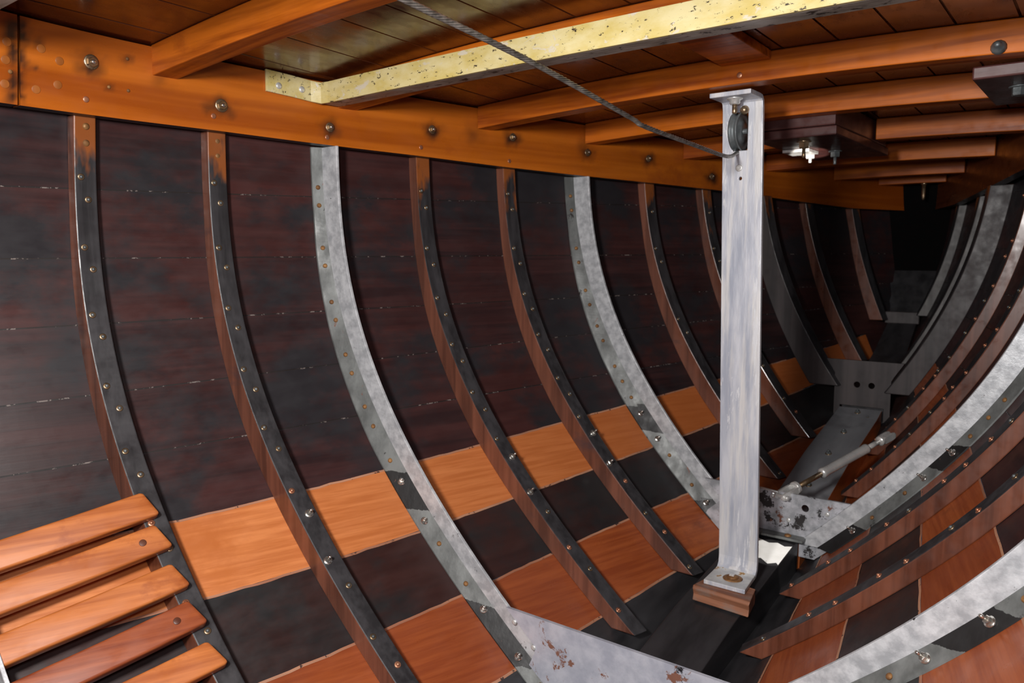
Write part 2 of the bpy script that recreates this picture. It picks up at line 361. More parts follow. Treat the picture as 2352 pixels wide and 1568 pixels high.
# ------------------------------------------------------------------ ribs
def rivet_zs(y, ztop, zbot, s=-1):
    out = []
    for k in range(1, 10):
        z0 = seam(k, y, s)
        for dz, dy in ((.020, .0), (-.020, .011)):
            z = z0 + dz
            if zbot + .01 < z < ztop: out.append((z, dy, k))
    return out
def wood_rib(k, s, label, group=None, deep=False):
    y0 = .648 + .25 * k + (YS[k] if s > 0 else YP[k]); y1 = y0 + .038
    ztop = clamp_bottom(y0) + .003
    zb = z_at(y0, s, keel_half(y0))
    d = -.033 if deep else 0.
    if deep: zb = z_at(y0, s, keel_half(y0) + .033)
    n = 44; zs = frange(ztop, zb, n)
    t = thing('hull_rib', label, 'rib', (sx(y0, zb, s), y0 + .017, zb), group)
    b = MB(); rows = []
    for z in zs:
        po = plank_off(z, s) - .0002
        rows.append([Vector((sx(y, z, s, o), y, z)) for y, o in ((y0, d), (y1, d), (y1, po), (y0, po))])
    vs = [p for r in rows for p in r]; fs = []; mi = []
    o = len(b.v); b.v += vs
    for i in range(n - 1):
        for j, m_ in ((0, 0), (1, 1), (2, 1), (3, 1)):
            kx = (j + 1) % 4; b.f.append((i * 4 + j, i * 4 + kx, (i + 1) * 4 + kx, (i + 1) * 4 + j)); b.m.append(m_); b.sm.append(False)
    b.f += [(3, 2, 1, 0), tuple((n - 1) * 4 + j for j in range(4))]; b.m += [0, 0]; b.sm += [False, False]
    b.build('timber', ['rib', 'deeprib' if deep else ('palerib' if (s > 0 and k >= 9) else 'ribside')], t, bevel=.0024)
    if k in (0, 1, 3, 4) and s < 0:
        for z in (.234, .205): put(ME_DARKRIVET, 'rivet', t, (sx(y0, z, s, d), y0 + .021, z), hn(y0, z, s), sc=1.2)
    for z, dy, sk in rivet_zs(y0, clamp_bottom(y0) - .008, zb, s):
        y = y0 + .011 + dy; nn = hn(y, z, s); loc = Vector((sx(y, z, s, d), y, z)) 
        stud = (sk == 6 and dy > 0) or (sk == 7 and dy == 0)
        if deep or k >= 9 or (k >= 6 and s < 0 and random.random() < .5): continue
        if stud and s < 0 and k in (1, 3, 4): put(ME_STUD, 'stud_bolt', t, loc, nn)
        else: put(ME_COPPER if (z < -.42 and random.random() < .6) or (s > 0 and random.random() < .5) else ME_RIVET, 'rivet', t, loc, nn)
    return t
YP = {-1: 0, 0: .001, 1: -.003, 2: .008, 3: -.008, 4: .001, 5: 0, 6: .009, 7: .004, 8: -.005, 9: -.004, 10: -.017}
YS = {-1: 0, 0: 0, 1: 0, 2: -.006, 3: .023, 4: .008, 5: -.026, 6: .010, 7: -.003, 8: .003, 9: -.002, 10: .001}
def metal_rib(k, s, label):
    yw = .648 + .25 * k + (YS[k] if s > 0 else YP[k])
    ztop = clamp_bottom(yw) - .0005
    zb = z_at(yw, s, .10)
    zs = frange(ztop, zb, 120)
    t = thing('steel_rib', label, 'rib', (sx(yw, zb, s), yw, zb))
    def sweep(corners, name, mat, bev):
        b = MB(); b.quadstrip([[Vector((sx(y, z, s, o(z) if callable(o) else o), y, z)) for y, o in corners] for z in zs], 0, True, False, True, True)
        return b.build(name, mat, t, bevel=bev)
    sweep([(yw, -.037), (yw + .006, -.037), (yw + .006, .014), (yw, .014)], 'web', 'galv', .001)
    fl = sweep([(yw - .019, lambda z: plank_off(z, s) - .004), (yw + .0, .012), (yw + .0055, .012), (yw + .0055, lambda z: plank_off(z, s) - .0002), (yw - .019, lambda z: plank_off(z, s) - .0002)], 'flange', 'flange', 0)
    st = []
    for v in fl.data.vertices:
        p = v.co + PARLOC[fl.name]; y = yw; z = p.z + noise.noise(p * 30) * .012; q = 0.
        for a, b_, f0, f1 in ((6, 7, .0, .62), (8, 9, .12, .95)):
            lo = seam(a, y, s) + (seam(b_, y, s) - seam(a, y, s)) * f1; hi = seam(a, y, s) + (seam(b_, y, s) - seam(a, y, s)) * f0
            if lo < z < hi: q = 1.
        st.append(q)
    at = fl.data.attributes.new('stain', 'FLOAT', 'POINT'); at.data.foreach_set('value', st)
    for z, dy, sk in rivet_zs(yw, clamp_bottom(yw) - .008, zb, s):
        f_ = .5; y = yw - .019 * f_; loc = Vector((sx(y, z, s, .012 + (plank_off(z, s) - .016) * f_), y, z)); nn = (hn(y, z, s) + Vector((0, -.5, 0))).normalized()
        if (sk in (6, 8) and dy > 0) or (sk in (7, 9) and dy == 0): put(ME_STUD, 'stud_bolt', t, loc, nn)
        else: put(ME_DARKRIVET, 'rivet', t, loc, nn)
    return t
LP = {0: 'dark wooden rib nearest the camera on left hull, lower end behind the varnished slats',
 1: 'second dark wooden rib from the left, before the first grey steel rib',
 2: 'grey steel angle rib on left hull running down to the large pale floor plate',
 3: 'dark wooden rib with red-brown side just right of the large steel rib on left hull',
 4: 'dark wooden rib on left hull ending beside the wooden block under the pillar',
 5: 'mottled grey steel rib on left hull, just left of the pillar',
 6: 'dim brown wooden rib on left hull, the one nearest left of the pillar',
 7: 'wooden rib on left hull whose lower end shows right of the pillar',
 8: 'deep dark rib on left hull, fixed to the far drilled floor plate',
 9: 'brown rib on left hull, second last before the bow',
 10: 'last short rib on left hull, closest to the bow'}
LS = {1: 'dark wooden rib on right hull closest to the camera, at the lower right corner',
 2: 'pale steel rib on right hull curving across the lower right corner',
 3: 'long brown rib on right hull directly above the lower right steel rib',
 4: 'brown rib on right hull ending opposite the wooden block under the pillar',
 5: 'mottled grey steel rib on right hull joined to the middle floor plate',
 6: 'brown rib on right hull ending just above the middle floor plate',
 7: 'brown rib on right hull between the deep grey rib and the turnbuckle',
 8: 'deep dark grey rib on right hull, fixed to the far drilled floor plate',
 9: 'thin half-hidden rib on right hull between the deep grey rib and the last pale one',
 10: 'last pale grey rib on right hull, closest to the bow'}
for k in range(11):
    if k in (2, 5): metal_rib(k, -1, LP[k])
    else: wood_rib(k, -1, LP[k], deep=(k == 8))
metal_rib(-1, -1, 'grey steel rib glimpsed between the slats at the left edge')
for k in range(1, 11):
    if k in (2, 5): metal_rib(k, 1, LS[k])
    else: wood_rib(k, 1, LS[k], deep=(k == 8))
# ------------------------------------------------------------------ sheer clamps
CB = [(.666, .339), (.907, .299), (1.147, .284), (1.412, .307), (1.652, .312), (1.906, .294), (2.139, .295), (2.408, .259)]
def clamp(s, y0, y1, name, label, stains):
    b = MB(); ys = [y0 + i * .006 for i in range(int((y1 - y0) / .006))] + [y1]; st = []
    NZ = 20
    rows = []
    for y in ys:
        zb_, zt = clamp_bottom(y), min(deck_z(hb(y, .35, s), y), .4) - .002
        r = []
        for j in range(NZ + 1):
            z = zb_ + (zt - zb_) * j / NZ; x = max(.0, hb(y, z, s) - .030)
            r.append(Vector((s * x, y, z)))
        r.append(Vector((s * max(.001, hb(y, zt, s) - .001), y, zt))); r.append(Vector((s * max(.001, hb(y, zb_, s) - .001), y, zb_)))
        rows.append(r)
    b.quadstrip(rows, 0, True, False, True, True)
    for i in range(len(rows) - 1): b.m[i * (NZ + 3) + NZ + 2] = 1; b.m[i * (NZ + 3) + NZ + 1] = 1
    for v in b.v:
        d = 0.
        for (yy, zz, rr, a) in stains:
            q = math.hypot((v.y - yy) * .8, (v.z - zz)); n = noise.noise(v * 45) * .012 + noise.noise(v * 120) * .005
            d = max(d, a * max(0., 1 - (q + n) / rr) ** 1.3)
        st.append(min(1., d))
    o = b.build(name, ['clamp' if s < 0 else 'clampshade', 'keel'], None, attrs={'stain': ('POINT', st)})
    return o
rs = [(y, z - .004, .030, 1.3) for y, z in CB] + [(.583, .352, .012, .6), (.577, .314, .010, .8), (.729, .356, .010, .6), (.70, .302, .010, .8)]
rs += [(.556, z, .010, .9) for z in frange(.255, .375, 12)] + [(.79, .335, .03, .5), (1.53, .31, .04, .5), (1.90, .31, .04, .6)]
c1 = clamp(-1, .553, 3.355, 'sheer_clamp', '', rs); tag(c1, 'long varnished orange plank along the top of the left hull, forward of the butt joint', 'plank')
c2 = clamp(-1, -.40, .549, 'sheer_clamp', '', [(.54, z, .010, .9) for z in frange(.255, .375, 12)]); tag(c2, 'short end of varnished orange plank at the upper left corner, behind the butt joint', 'plank')
c3 = clamp(1, -.40, 3.355, 'sheer_clamp', '', []); tag(c3, 'shadowed brown plank along the top of the right hull above the ribs', 'plank')
def on_clamp(me, name, par, y, z, s=-1, sc=1., off=-.0300):
    put(me, name, par, (sx(y, z, s, off), y, z), hn(y, z, s), sc=sc)
for i, (y, z) in enumerate(CB): on_clamp(ME_BOLT, 'bolt', c1, y, z, sc=1.0 if i < 2 else .8)
for y, z in ((.657, .275), (.891, .277), (1.14, .262), (1.38, .262), (1.64, .25)): on_clamp(ME_SCREW, 'screw', c1, y, z)
for y, z in ((.577, .279), (.611, .292), (.614, .331), (.585, .345)): on_clamp(ME_PLUG, 'wood_plug', c1, y, z)
for y, z in ((.696, .302), (.730, .301), (.729, .356)): on_clamp(ME_DARKRIVET, 'screw', c1, y, z, sc=.6)
for y, z in ((.533, .345), (.531, .317), (.530, .280)): on_clamp(ME_PLUG, 'wood_plug', c2, y, z)
on_clamp(ME_DARKRIVET, 'screw', c2, .538, .300, sc=.7)
# ------------------------------------------------------------------ deck beams
BLAB = ['varnished deck beam overhead at the upper left, nearest the camera', 'varnished deck beam meeting the left orange plank between its two largest bolts',
 'varnished deck beam running directly behind the long yellow metal beam', 'varnished deck beam bolted to the top flange of the grey pillar',
 'varnished deck beam crossing behind the pillar head, in front of the dark bolted pad', 'varnished deck beam butting the right side of the dark bolted pad',
 'varnished deck beam just beyond the dark bolted pad', 'short deck beam near the bow, second from last', 'last narrow deck beam at the bow with a brass rod hanging behind it']
def beam(i, y, w=.048):
    zc = BZ[i]; b = MB(); y1 = y + w
    xl = -(hb(y + .024, .33, -1) - .027); xr = hb(y + .024, .33, 1) - .027
    rows = []
    x0 = xl
    if i == 5: x0 = .098
    for x in frange(x0, xr, 36):
        z = zc - BB * x * x; h = BH - .001
        rows.append([Vector((x, y, z)), Vector((x, y1, z)), Vector((x, y1, z + h)), Vector((x, y, z + h))])
    b.quadstrip(rows, 0, True, False, True, True)
    o = b.build('deck_beam', 'beam', None, bevel=.002); tag(o, BLAB[i], 'beam'); return o
beams = [beam(i, y) for i, y in enumerate(BY)]
# port piece of beam 5 (other side of the mast pad)
bb_ = MB(); xl = -(hb(2.30, .33, -1) - .027)
bb_.quadstrip([[Vector((x, y, BZ[5] - BB * x * x + h)) for y, h in ((2.28, 0), (2.328, 0), (2.328, .054), (2.28, .054))] for x in frange(xl, -.112, 14)], 0, True, False, True, True)
tag(bb_.build('deck_beam', 'beam', None, bevel=.002), 'short half beam from the left orange plank to the dark pad', 'beam')
put(ME_SCREW, 'screw', beams[3], (.022, 1.54, .359), (0, -1, 0), sc=1.1)
kb = MB(); kb.lathe((.462, 1.54, .342), (0, -1, .1), [(.011, -.001), (.012, .004), (.009, .010), (.006, .012), (.005, .020), (.003, .022)], 12, 0)
kb.build('bolt', 'dull', beams[3])
# short fore-and-aft lodging plank between beams 2 and 3
lp = MB(); lp.quadstrip([[Vector((x, y, deck_z(x, y) - h)) for x, h in ((-.015, .018), (.085, .018), (.085, .001), (-.015, .001))] for y in frange(1.215, 1.538, 8)], 0, True, False, True, True)
tag(lp.build('backing_plank', 'beam', None, bevel=.0015), 'flat brown board fixed under the deck between the yellow beam and the pillar beam', 'board')
# ------------------------------------------------------------------ yellow steel strap beams
def strap(y, label, end_plate=True):
    t = thing('steel_beam', label, 'beam', (-.72, y, .33))
    xl = -(hb(y, .35, -1) - .036); xr = hb(y, .35, 1) - .036
    zc = .341; k = .012
    b = MB(); rows = []
    for x in frange(xl + .03, xr, 40):
        z = zc - k * x * x
        rows.append([Vector((x, y, z - .006)), Vector((x, y + .006, z - .006)), Vector((x, y + .006, z + .036)), Vector((x, y, z + .038))])
    # bend onto the clamp, then the plate along it
    pre = []
    for f, (yy) in enumerate((y - .118, y - .06, y - .018)):
        zz = .356
        z = .358 + .004 * (2 - f) ; x = -(hb(yy, z, -1) - .0305); n = hn(yy, z, -1)
        c = Vector((x, yy, z - .003)); 
        pre.append([c + Vector((0, 0, -.023)) + n * .0062, c + Vector((0, 0, -.023)), c + Vector((0, 0, .021)), c + Vector((0, 0, .021)) + n * .0062])
    z = zc - k * xl * xl
    pre.append([Vector((xl + .012, y - .004, z - .006)), Vector((xl + .004, y + .003, z - .006)), Vector((xl + .004, y + .003, z + .038)), Vector((xl + .012, y - .004, z + .038))])
    b.quadstrip(pre + rows, 0, True, False, True, True)
    b.build('vertical_leg', 'yellow', t, bevel=.001)
    b = MB(); rows = []
    for x in frange(xl + .012, xr, 40):
        z = zc - k * x * x
        rows.append([Vector((x, y + .0062, z - .006)), Vector((x, y + .046, z - .006)), Vector((x, y + .046, z + .0)), Vector((x, y + .0062, z + .0))])
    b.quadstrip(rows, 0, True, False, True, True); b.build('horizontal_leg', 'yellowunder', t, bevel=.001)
    for yy in (y - .092, y - .040):
        z = .361 - .003; x = -(hb(yy, z, -1) - .0368); put(ME_WSCREW, 'screw', t, (x, yy, z - .004), hn(yy, z, -1))
    return t
strap(1.118, 'long worn yellow-painted steel beam crossing under the deck from the left')
strap(.398, 'yellow-painted steel beam, only a sliver at the top left corner')
# ------------------------------------------------------------------ keelson
def keel_timber(ya, yb, n, depth, mats, name, topmi=0, sidemi=0, parent=None):
    b = MB(); rows = []
    for y in frange(ya, yb, n):
        z = kz(y); h = .066 if y < 2.6 else max(.045, .066 - .03 * (y - 2.6))
        rows.append([Vector((-h, y, z)), Vector((h, y, z)), Vector((h * .97, y, z - depth)), Vector((-h * .97, y, z - depth))])
    b.v += [p for r in rows for p in r]
    for i in range(n - 1):
        for j in range(4):
            k = (j + 1) % 4; b.f.append((i * 4 + j, i * 4 + k, i * 4 + 4 + k, i * 4 + 4 + j)); b.m.append(topmi if j == 0 else sidemi); b.sm.append(False)
    b.f += [(3, 2, 1, 0), tuple((n - 1) * 4 + j for j in range(4))]; b.m += [sidemi] * 2; b.sm += [False] * 2
    return b.build(name, mats, parent, bevel=.002)
ks = keel_timber(-.40, 1.8785, 60, .13, ['keel'], 'keelson')
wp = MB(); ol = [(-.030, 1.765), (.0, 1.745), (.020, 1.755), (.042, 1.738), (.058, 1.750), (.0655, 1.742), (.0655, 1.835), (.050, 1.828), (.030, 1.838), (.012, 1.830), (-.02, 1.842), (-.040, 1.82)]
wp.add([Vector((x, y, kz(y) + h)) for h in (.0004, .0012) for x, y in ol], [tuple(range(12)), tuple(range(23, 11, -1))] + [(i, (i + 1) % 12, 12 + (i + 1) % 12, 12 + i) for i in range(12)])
tag(ks, 'dark flat timber along the bottom of the boat, under the pillar and its wooden block', 'timber')
wp.build('painted_glare_patch', 'glarewhite', ks)  # ragged white sheet paints the glare on the keelson top
tag(keel_timber(2.675, 3.20, 24, .12, ['keel'], 'stem_timber'), 'dark timber rising to the bow beyond the far drilled floor plate', 'timber')
gp = thing('keel_plank', 'grey-topped plank with orange side and a row of bolts, beyond the middle floor plate', 'plank', (0, 2.27, kz(2.27)))
keel_timber(1.895, 2.652, 26, .11, ['greytop', 'keelside'], 'timber', 0, 1, parent=gp)
for x, y in ((0, 2.622), (0, 2.475), (0, 2.327), (0, 2.155), (.036, 2.60)):
    nn = Vector((0, -(kz(y + .01) - kz(y - .01)) / .02, 1)).normalized()
    put(ME_NUT, 'nut', gp, (x, y, kz(y)), nn, sc=1.0 if x == 0 else .4)
put(ME_DARKRIVET, 'screw', gp, (.035, 2.07, kz(2.07)), (0, -.2, 1), sc=1.5)
# ------------------------------------------------------------------ floor plates
def floor_plate(y, ztop, label, mat, inset, holes=(), th=.007, flange=False, rivs=()):
    t = thing('floor_plate', label, 'plate', (0, y, ztop - .05))
    zlow = kz(y) + .0015; L = []
    for z in frange(ztop, zlow - .045, 14):
        tt = min(1., max(0., ((ztop - z) / (ztop - zlow) - .45) / .4)) if mat != 'deeprib' else 0.
        def ox(q): return max(.085, hb(y, z, q) - inset + (inset + plank_off(z, q) - .003) * tt)
        L.append((z, -ox(-1), ox(1)))
    b = MB(); vs = []; ol = [(a, z) for z, a, c in L] + [(-.0670, L[-1][0]), (-.0670, zlow), (.0670, zlow), (.0670, L[-1][0])] + [(c, z) for z, a, c in L[::-1]]
    for yy in (y, y + th):
        for x, z in ol: vs.append(Vector((x, yy, z)))
    m = len(ol); f0 = list(range(m))
    fs = [tuple(f0), tuple(i + m for i in f0[::-1])]
    for i in range(m):
        a, c = f0[i], f0[(i + 1) % m]; fs.append((a, a + m, c + m, c))
    b.add(vs, fs)
    o = b.build('web', mat, t)
    cs = [cutter(lambda bb, h=h: bb.lathe((h[0], y - .02, h[1]), (0, 1, 0), [(h[2], 0), (h[2], .08)], 20)) for h in holes]
    if cs: boolean(o, cs)
    if flange:
        z = zlow; b = MB()
        b.box((-.085, y - .034, z), (.085, y - .0002, z + .006)); b.build('flange', 'flange', t, bevel=.001)
        for x in (-.04, .045): put(ME_DARKRIVET, 'bolt', t, (x, y - .017, z + .006), (0, 0, 1), sc=1.6)
    for x, z in rivs: put(ME_WSCREW, 'rivet', t, (x, y, z), (0, -1, 0), sc=.8)
    return t
floor_plate(1.150, -.674, 'large pale grey steel floor plate at the bottom edge, joined to the nearest steel rib', 'floorplate', .040, flange=True, rivs=((-.236, -.698), (-.190, -.735)))
floor_plate(1.880, -.566, 'mottled grey steel floor plate with a round hole, just beyond the pillar foot', 'galvfloor', .036, holes=((.078, -.596, .009), (.150, -.628, .005)), flange=True, rivs=((.130, -.600), (.040, -.632)))
floor_plate(2.662, -.326, 'dark far floor plate with two round holes, at the forward end of the grey plank', 'deeprib', .040, holes=((-.016, -.404, .010), (.028, -.404, .010)))
fp = MB(); fp.box((-.058, 3.17, kz(3.17) + .001), (.058, 3.19, kz(3.17) + .045)); tag(fp.build('cross_timber', 'deeprib', None, bevel=.003), 'small dark cross timber low in the bow between the last ribs', 'timber')
# ------------------------------------------------------------------ pillar
def pillar():
    t = thing('pillar', 'light grey steel pillar standing upright from the keelson to the deck beam', 'pillar', (.012, 1.64, -.70))
    yp = 1.642; zt = .3375; zb_ = -.697; T = .0095; W_ = .044
    path = [(yp - .098, zb_ + T / 2), (yp - .026, zb_ + T / 2), (yp - .012, zb_ + T / 2 + .003), (yp - .003, zb_ + T / 2 + .014), (yp, zb_ + T / 2 + .032)]
    path += [(yp, z) for z in frange(zb_ + .08, zt - .06, 16)]
    path += [(yp, zt - .026), (yp - .002, zt - .012), (yp - .008, zt - T / 2 - .001), (yp - .018, zt - T / 2), (yp - .072, zt - T / 2)]
    def cx(z): return .012 + (-.010 - .012) * (z - zb_) / (zt - zb_)
    b = MB(); rows = []
    for i, (y, z) in enumerate(path):
        a = path[max(0, i - 1)]; c = path[min(len(path) - 1, i + 1)]
        d = Vector((c[0] - a[0], c[1] - a[1])).normalized(); nrm = Vector((-d.y, d.x)) * T / 2
        x = cx(z); sk = .010 if i == 0 else 0
        xl, xr = x - W_ + sk * .6, x + W_ + sk
        rows.append([Vector((xl, y + nrm.x, z + nrm.y)), Vector((xr, y + nrm.x, z + nrm.y)), Vector((xr, y - nrm.x, z - nrm.y)), Vector((xl, y - nrm.x, z - nrm.y))])
    b.quadstrip(rows, 0, True, False, True, True)
    for i in range(2):
        for j in range(4): b.m[i * 4 + j] = 1
    o = b.build('bar', ['pillar', 'foot'], t)
    boolean(o, [cutter(lambda bb: bb.box((-.0285, yp - .03, .226), (.0035, yp + .03, .305))),
                cutter(lambda bb: bb.lathe((-.010, yp - .02, .168), (0, 1, 0), [(.0036, 0), (.0036, .05)], 14))])
    bv = o.modifiers.new('bevel', 'BEVEL'); bv.width = .0014; bv.segments = 2; bv.limit_method = 'ANGLE'; bv.angle_limit = math.radians(50)
    w = MB(); R = .040; c = Vector((-.0265, yp + .001, .2655))
    prof = [(.006, 0), (R * .55, 0), (R * .58, .003), (R * .86, .003), (R, .0), (R, .0045), (R * .88, .0085), (R * .86, .012), (R * .88, .0155), (R, .0195), (R, .024), (R * .86, .021), (R * .58, .021), (R * .55, .024), (.006, .024)]
    w.lathe(c, (1, 0, 0), [(r_, h_ * .78) for r_, h_ in prof], 40, 0); w.build('sheave', 'dull', t)
    pn = MB(); pn.lathe(c - Vector((.003, 0, 0)), (1, 0, 0), [(.0055, 0), (.0055, .030)], 14, 0); pn.build('axle', 'dull', t)
    tb = MB(); tb.lathe((-.012, yp - .040, zt - T + .0005), (0, 0, -1), [(.016, -.001), (.0165, .0015), (.0150, .003), (.011, .005), (.0105, .011), (.009, .013)], 20, 0); tb.build('washer', 'pale', t)
    tb = MB(); tb.lathe((-.012, yp - .040, zt - T - .012), (0, 0, -1), [(.0052, 0), (.0052, .017), (.004, .019)], 12, 0); tb.build('bolt', 'bronze', t)
    tb = MB(); tb.lathe((-.004, yp - T / 2, .3085), (0, -1, 0), [(.0095, -.001), (.0098, .002), (.0082, .006), (.0045, .0095), (.001, .0105)], 16, 0); tb.build('domed_bolt', 'bronze', t)
    tb = MB(); tb.lathe((-.013, yp - T / 2, .190), (0, -1, 0), [(.0074, -.001), (.0076, .0008), (.0055, .0012), (.001, .0006)], 18, 0); tb.build('plugged_hole', 'pale', t)
    fb = MB(); fz = zb_ + T
    fb.lathe((.022, yp - .056, fz), (0, 0, 1), [(.0205, -.001), (.0210, .001), (.0190, .0025), (.013, .003)], 24, 0); fb.build('washer', 'rust', t)
    fb = MB(); fb.lathe((.022, yp - .056, fz + .0025), (0, 0, 1), [(.0125, 0), (.0130, .001), (.0115, .0035), (.004, .0045)], 18, 0); fb.box((.016, yp - .061, fz + .006), (.026, yp - .053, fz + .010), 1)
    fb.build('bolt_head', ['rust', 'pale'], t)
    return t
pillar()
bk = MB()
top = [(-.042, 1.524), (.088, 1.515), (.074, 1.585), (-.032, 1.60)]
rows = [[Vector((x * (1.0 + .02 * math.sin(7 * i + x * 50)), y + .002 * math.sin(3 * i + y * 90), z)) for x, y in top] for i, z in enumerate((-.730, -.716, -.704, -.6975))]
bk.quadstrip(rows, 0, True, False, True, True)
tag(bk.build('wooden_block', 'block', None, bevel=.002), 'rough brown wooden block between the pillar foot and the dark keelson', 'block')
# ------------------------------------------------------------------ wire cable
def strand_cable(pts, r, name, label, nst=6, pitch=.055):
    P = [Vector(p) for p in pts]; path = []
    for i in range(len(P) - 1):
        p0 = P[max(0, i - 1)]; p1 = P[i]; p2 = P[i + 1]; p3 = P[min(len(P) - 1, i + 2)]
        m = max(3, int((p2 - p1).length / .004))
        for k in range(m):
            t = k / m
            path.append(.5 * ((2 * p1) + (p2 - p0) * t + (2 * p0 - 5 * p1 + 4 * p2 - p3) * t * t + (3 * p1 - p0 - 3 * p2 + p3) * t ** 3))
    path.append(P[-1]); b = MB(); L = 0; data = []; up = Vector((0, 0, 1))
    for i, p in enumerate(path):
        if i: L += (p - path[i - 1]).length
        d = (path[min(i + 1, len(path) - 1)] - path[max(i - 1, 0)]).normalized()
        a = d.cross(up).normalized(); c = a.cross(d); data.append((p, a, c, L))
    for q in range(nst):
        rows = []
        for p, a, c, L in data:
            th = 2 * math.pi * (q / nst + L / pitch); ctr = p + (a * math.cos(th) + c * math.sin(th)) * r * .64
            rows.append([ctr + (a * math.cos(f) + c * math.sin(f)) * r * .37 for f in (2 * math.pi * k / 6 for k in range(6))])
        b.quadstrip(rows, 0, True, True, True, True)
    return tag(b.build(name, 'cable', None, recalc=False), label, 'cable')
strand_cable([(.024, .46, .292), (.022, .625, .276), (.019, .86, .255), (.020, 1.111, .2205), (.022, 1.16, .2115), (.024, 1.346, .2015), (.012, 1.49, .200), (-.004, 1.57, .207), (-.0165, 1.632, .2215), (-.0172, 1.66, .225), (-.0172, 1.676, .234)], .0040, 'wire_cable', 'twisted steel wire running diagonally overhead to the pulley wheel in the pillar')
# ------------------------------------------------------------------ bolted pads under the deck
def pad(x0, x1, y0, y1, ztop, th, label, bolts, blockz=None):
    t = thing('mounting_pad', label, 'wooden pad', ((x0 + x1) / 2, (y0 + y1) / 2, ztop - th))
    b = MB(); b.box((x0, y0, ztop - th), (x1, y1, ztop)); b.build('board', 'pad', t, bevel=.003)
    if blockz:
        b = MB(); b.box((x0 + .004, 1.9415, ztop + .0005), (x1 - .002, 2.42, blockz)); b.build('filler_block', 'pad', t, bevel=.003)
    for x, y, L, m in bolts:
        z = ztop - th
        q = MB(); q.lathe((x, y, z), (0, 0, -1), [(.017, -.001), (.0175, .0012), (.016, .0022)], 20, 0); q.build('washer', m, t)
        q = MB(); q.lathe((x, y, z - .002), (0, 0, -1), [(.0125, 0), (.0128, .001), (.0128, .012), (.0115, .014)], 6, 0, False)
        if L: q.lathe((x, y, z - .0155), (0, 0, -1), [(.0042, 0), (.0042, L), (.003, L + .002)], 10, 0)
        q.build('nut', m, t)
    return t
pad(-.105, .094, 1.945, 2.44, .3095, .022, 'dark red-brown wooden pad with hanging bolts under the deck, right of the pillar head', [(-.004, 2.02, .022, 'bronze'), (.005, 2.25, .018, 'dull'), (-.058, 2.24, .010, 'pale')], .366)
pad(.418, .66, 1.592, 1.885, .3275, .022, 'dark bolted pad under the deck at the right edge of the photo', [(.478, 1.70, 0, 'dull')])
gl = MB(); gl.box((-.100, 2.14, .2790), (-.030, 2.22, .2870)); tag(gl.build('metal_plate', 'pale', None, bevel=.001), 'small brightly lit metal plate under the dark pad, right of the pillar head', 'plate')
rd = MB(); rd.lathe((.035, 3.249, .2735), (0, 0, -1), [(.010, -.004), (.010, .004), (.0065, .006), (.0065, .045), (.005, .055), (.003, .060)], 12, 0)
tag(rd.build('brass_rod', 'bronze', None), 'small brass rod hanging from the last deck beam near the bow', 'rod')
# ------------------------------------------------------------------ slats on the left
SP = thing('slatted_panel', 'five varnished wooden slats laid over the ribs at the lower left', 'slats', (-.60, .42, -.60))
def slat(z0, z1, mat, label, plug, w=.047, th=.023, yend=.666):
    t = SP
    b = MB(); rows = []; ca = .0042; h, v = w / 2, th / 2; prof = []
    for cx_, cy_, a0 in ((h - ca, v - ca, 0), (-h + ca, v - ca, 90), (-h + ca, -v + ca, 180), (h - ca, -v + ca, 270)):
        for a in (0, 30, 60, 90): prof.append((cx_ + ca * math.cos(math.radians(a0 + a)), cy_ + ca * math.sin(math.radians(a0 + a))))
    ye = frange(.16, yend - .006, 22) + [yend - .0035, yend - .001, yend]; shr = [1.] * 22 + [.97, .92, .84]
    for y, sc in zip(ye, shr):
        z = lerp(y, [.43, .668], [z1 - .006, z0 - .006]); n = hn(y, z, -1); g = n.cross(Vector((0, 1, 0))).normalized()
        c = Vector((sx(y, z, -1, 0), y, z)) + n * (v + .0002)
        rows.append([c + g * (p[0] * sc) + n * (p[1] * sc) + Vector((0, -.007 * p[0] / h, 0)) for p in prof])
    b.quadstrip(rows, 0, True, True, True, True); so = b.build('slat', mat, t)
    if label: so['label'] = label
    if plug:
        y = yend - .034; z = lerp(y, [.43, .668], [z1 - .006, z0 - .006]); n = hn(y, z, -1)
        
        pl = put(ME_PLUGD, 'wood_plug', t, Vector((sx(y, z, -1, 0), y, z)) + n * (th + .0004), n, sc=.85); pl.parent = so
    return t
slat(-.428, -.468, 'slat', None, False)
slat(-.477, -.520, 'slat', None, True)
slat(-.534, -.578, 'slat', None, False)
slat(-.585, -.632, 'slat2', 'darker red-brown slat', True)
slat(-.638, -.680, 'slat', None, False)
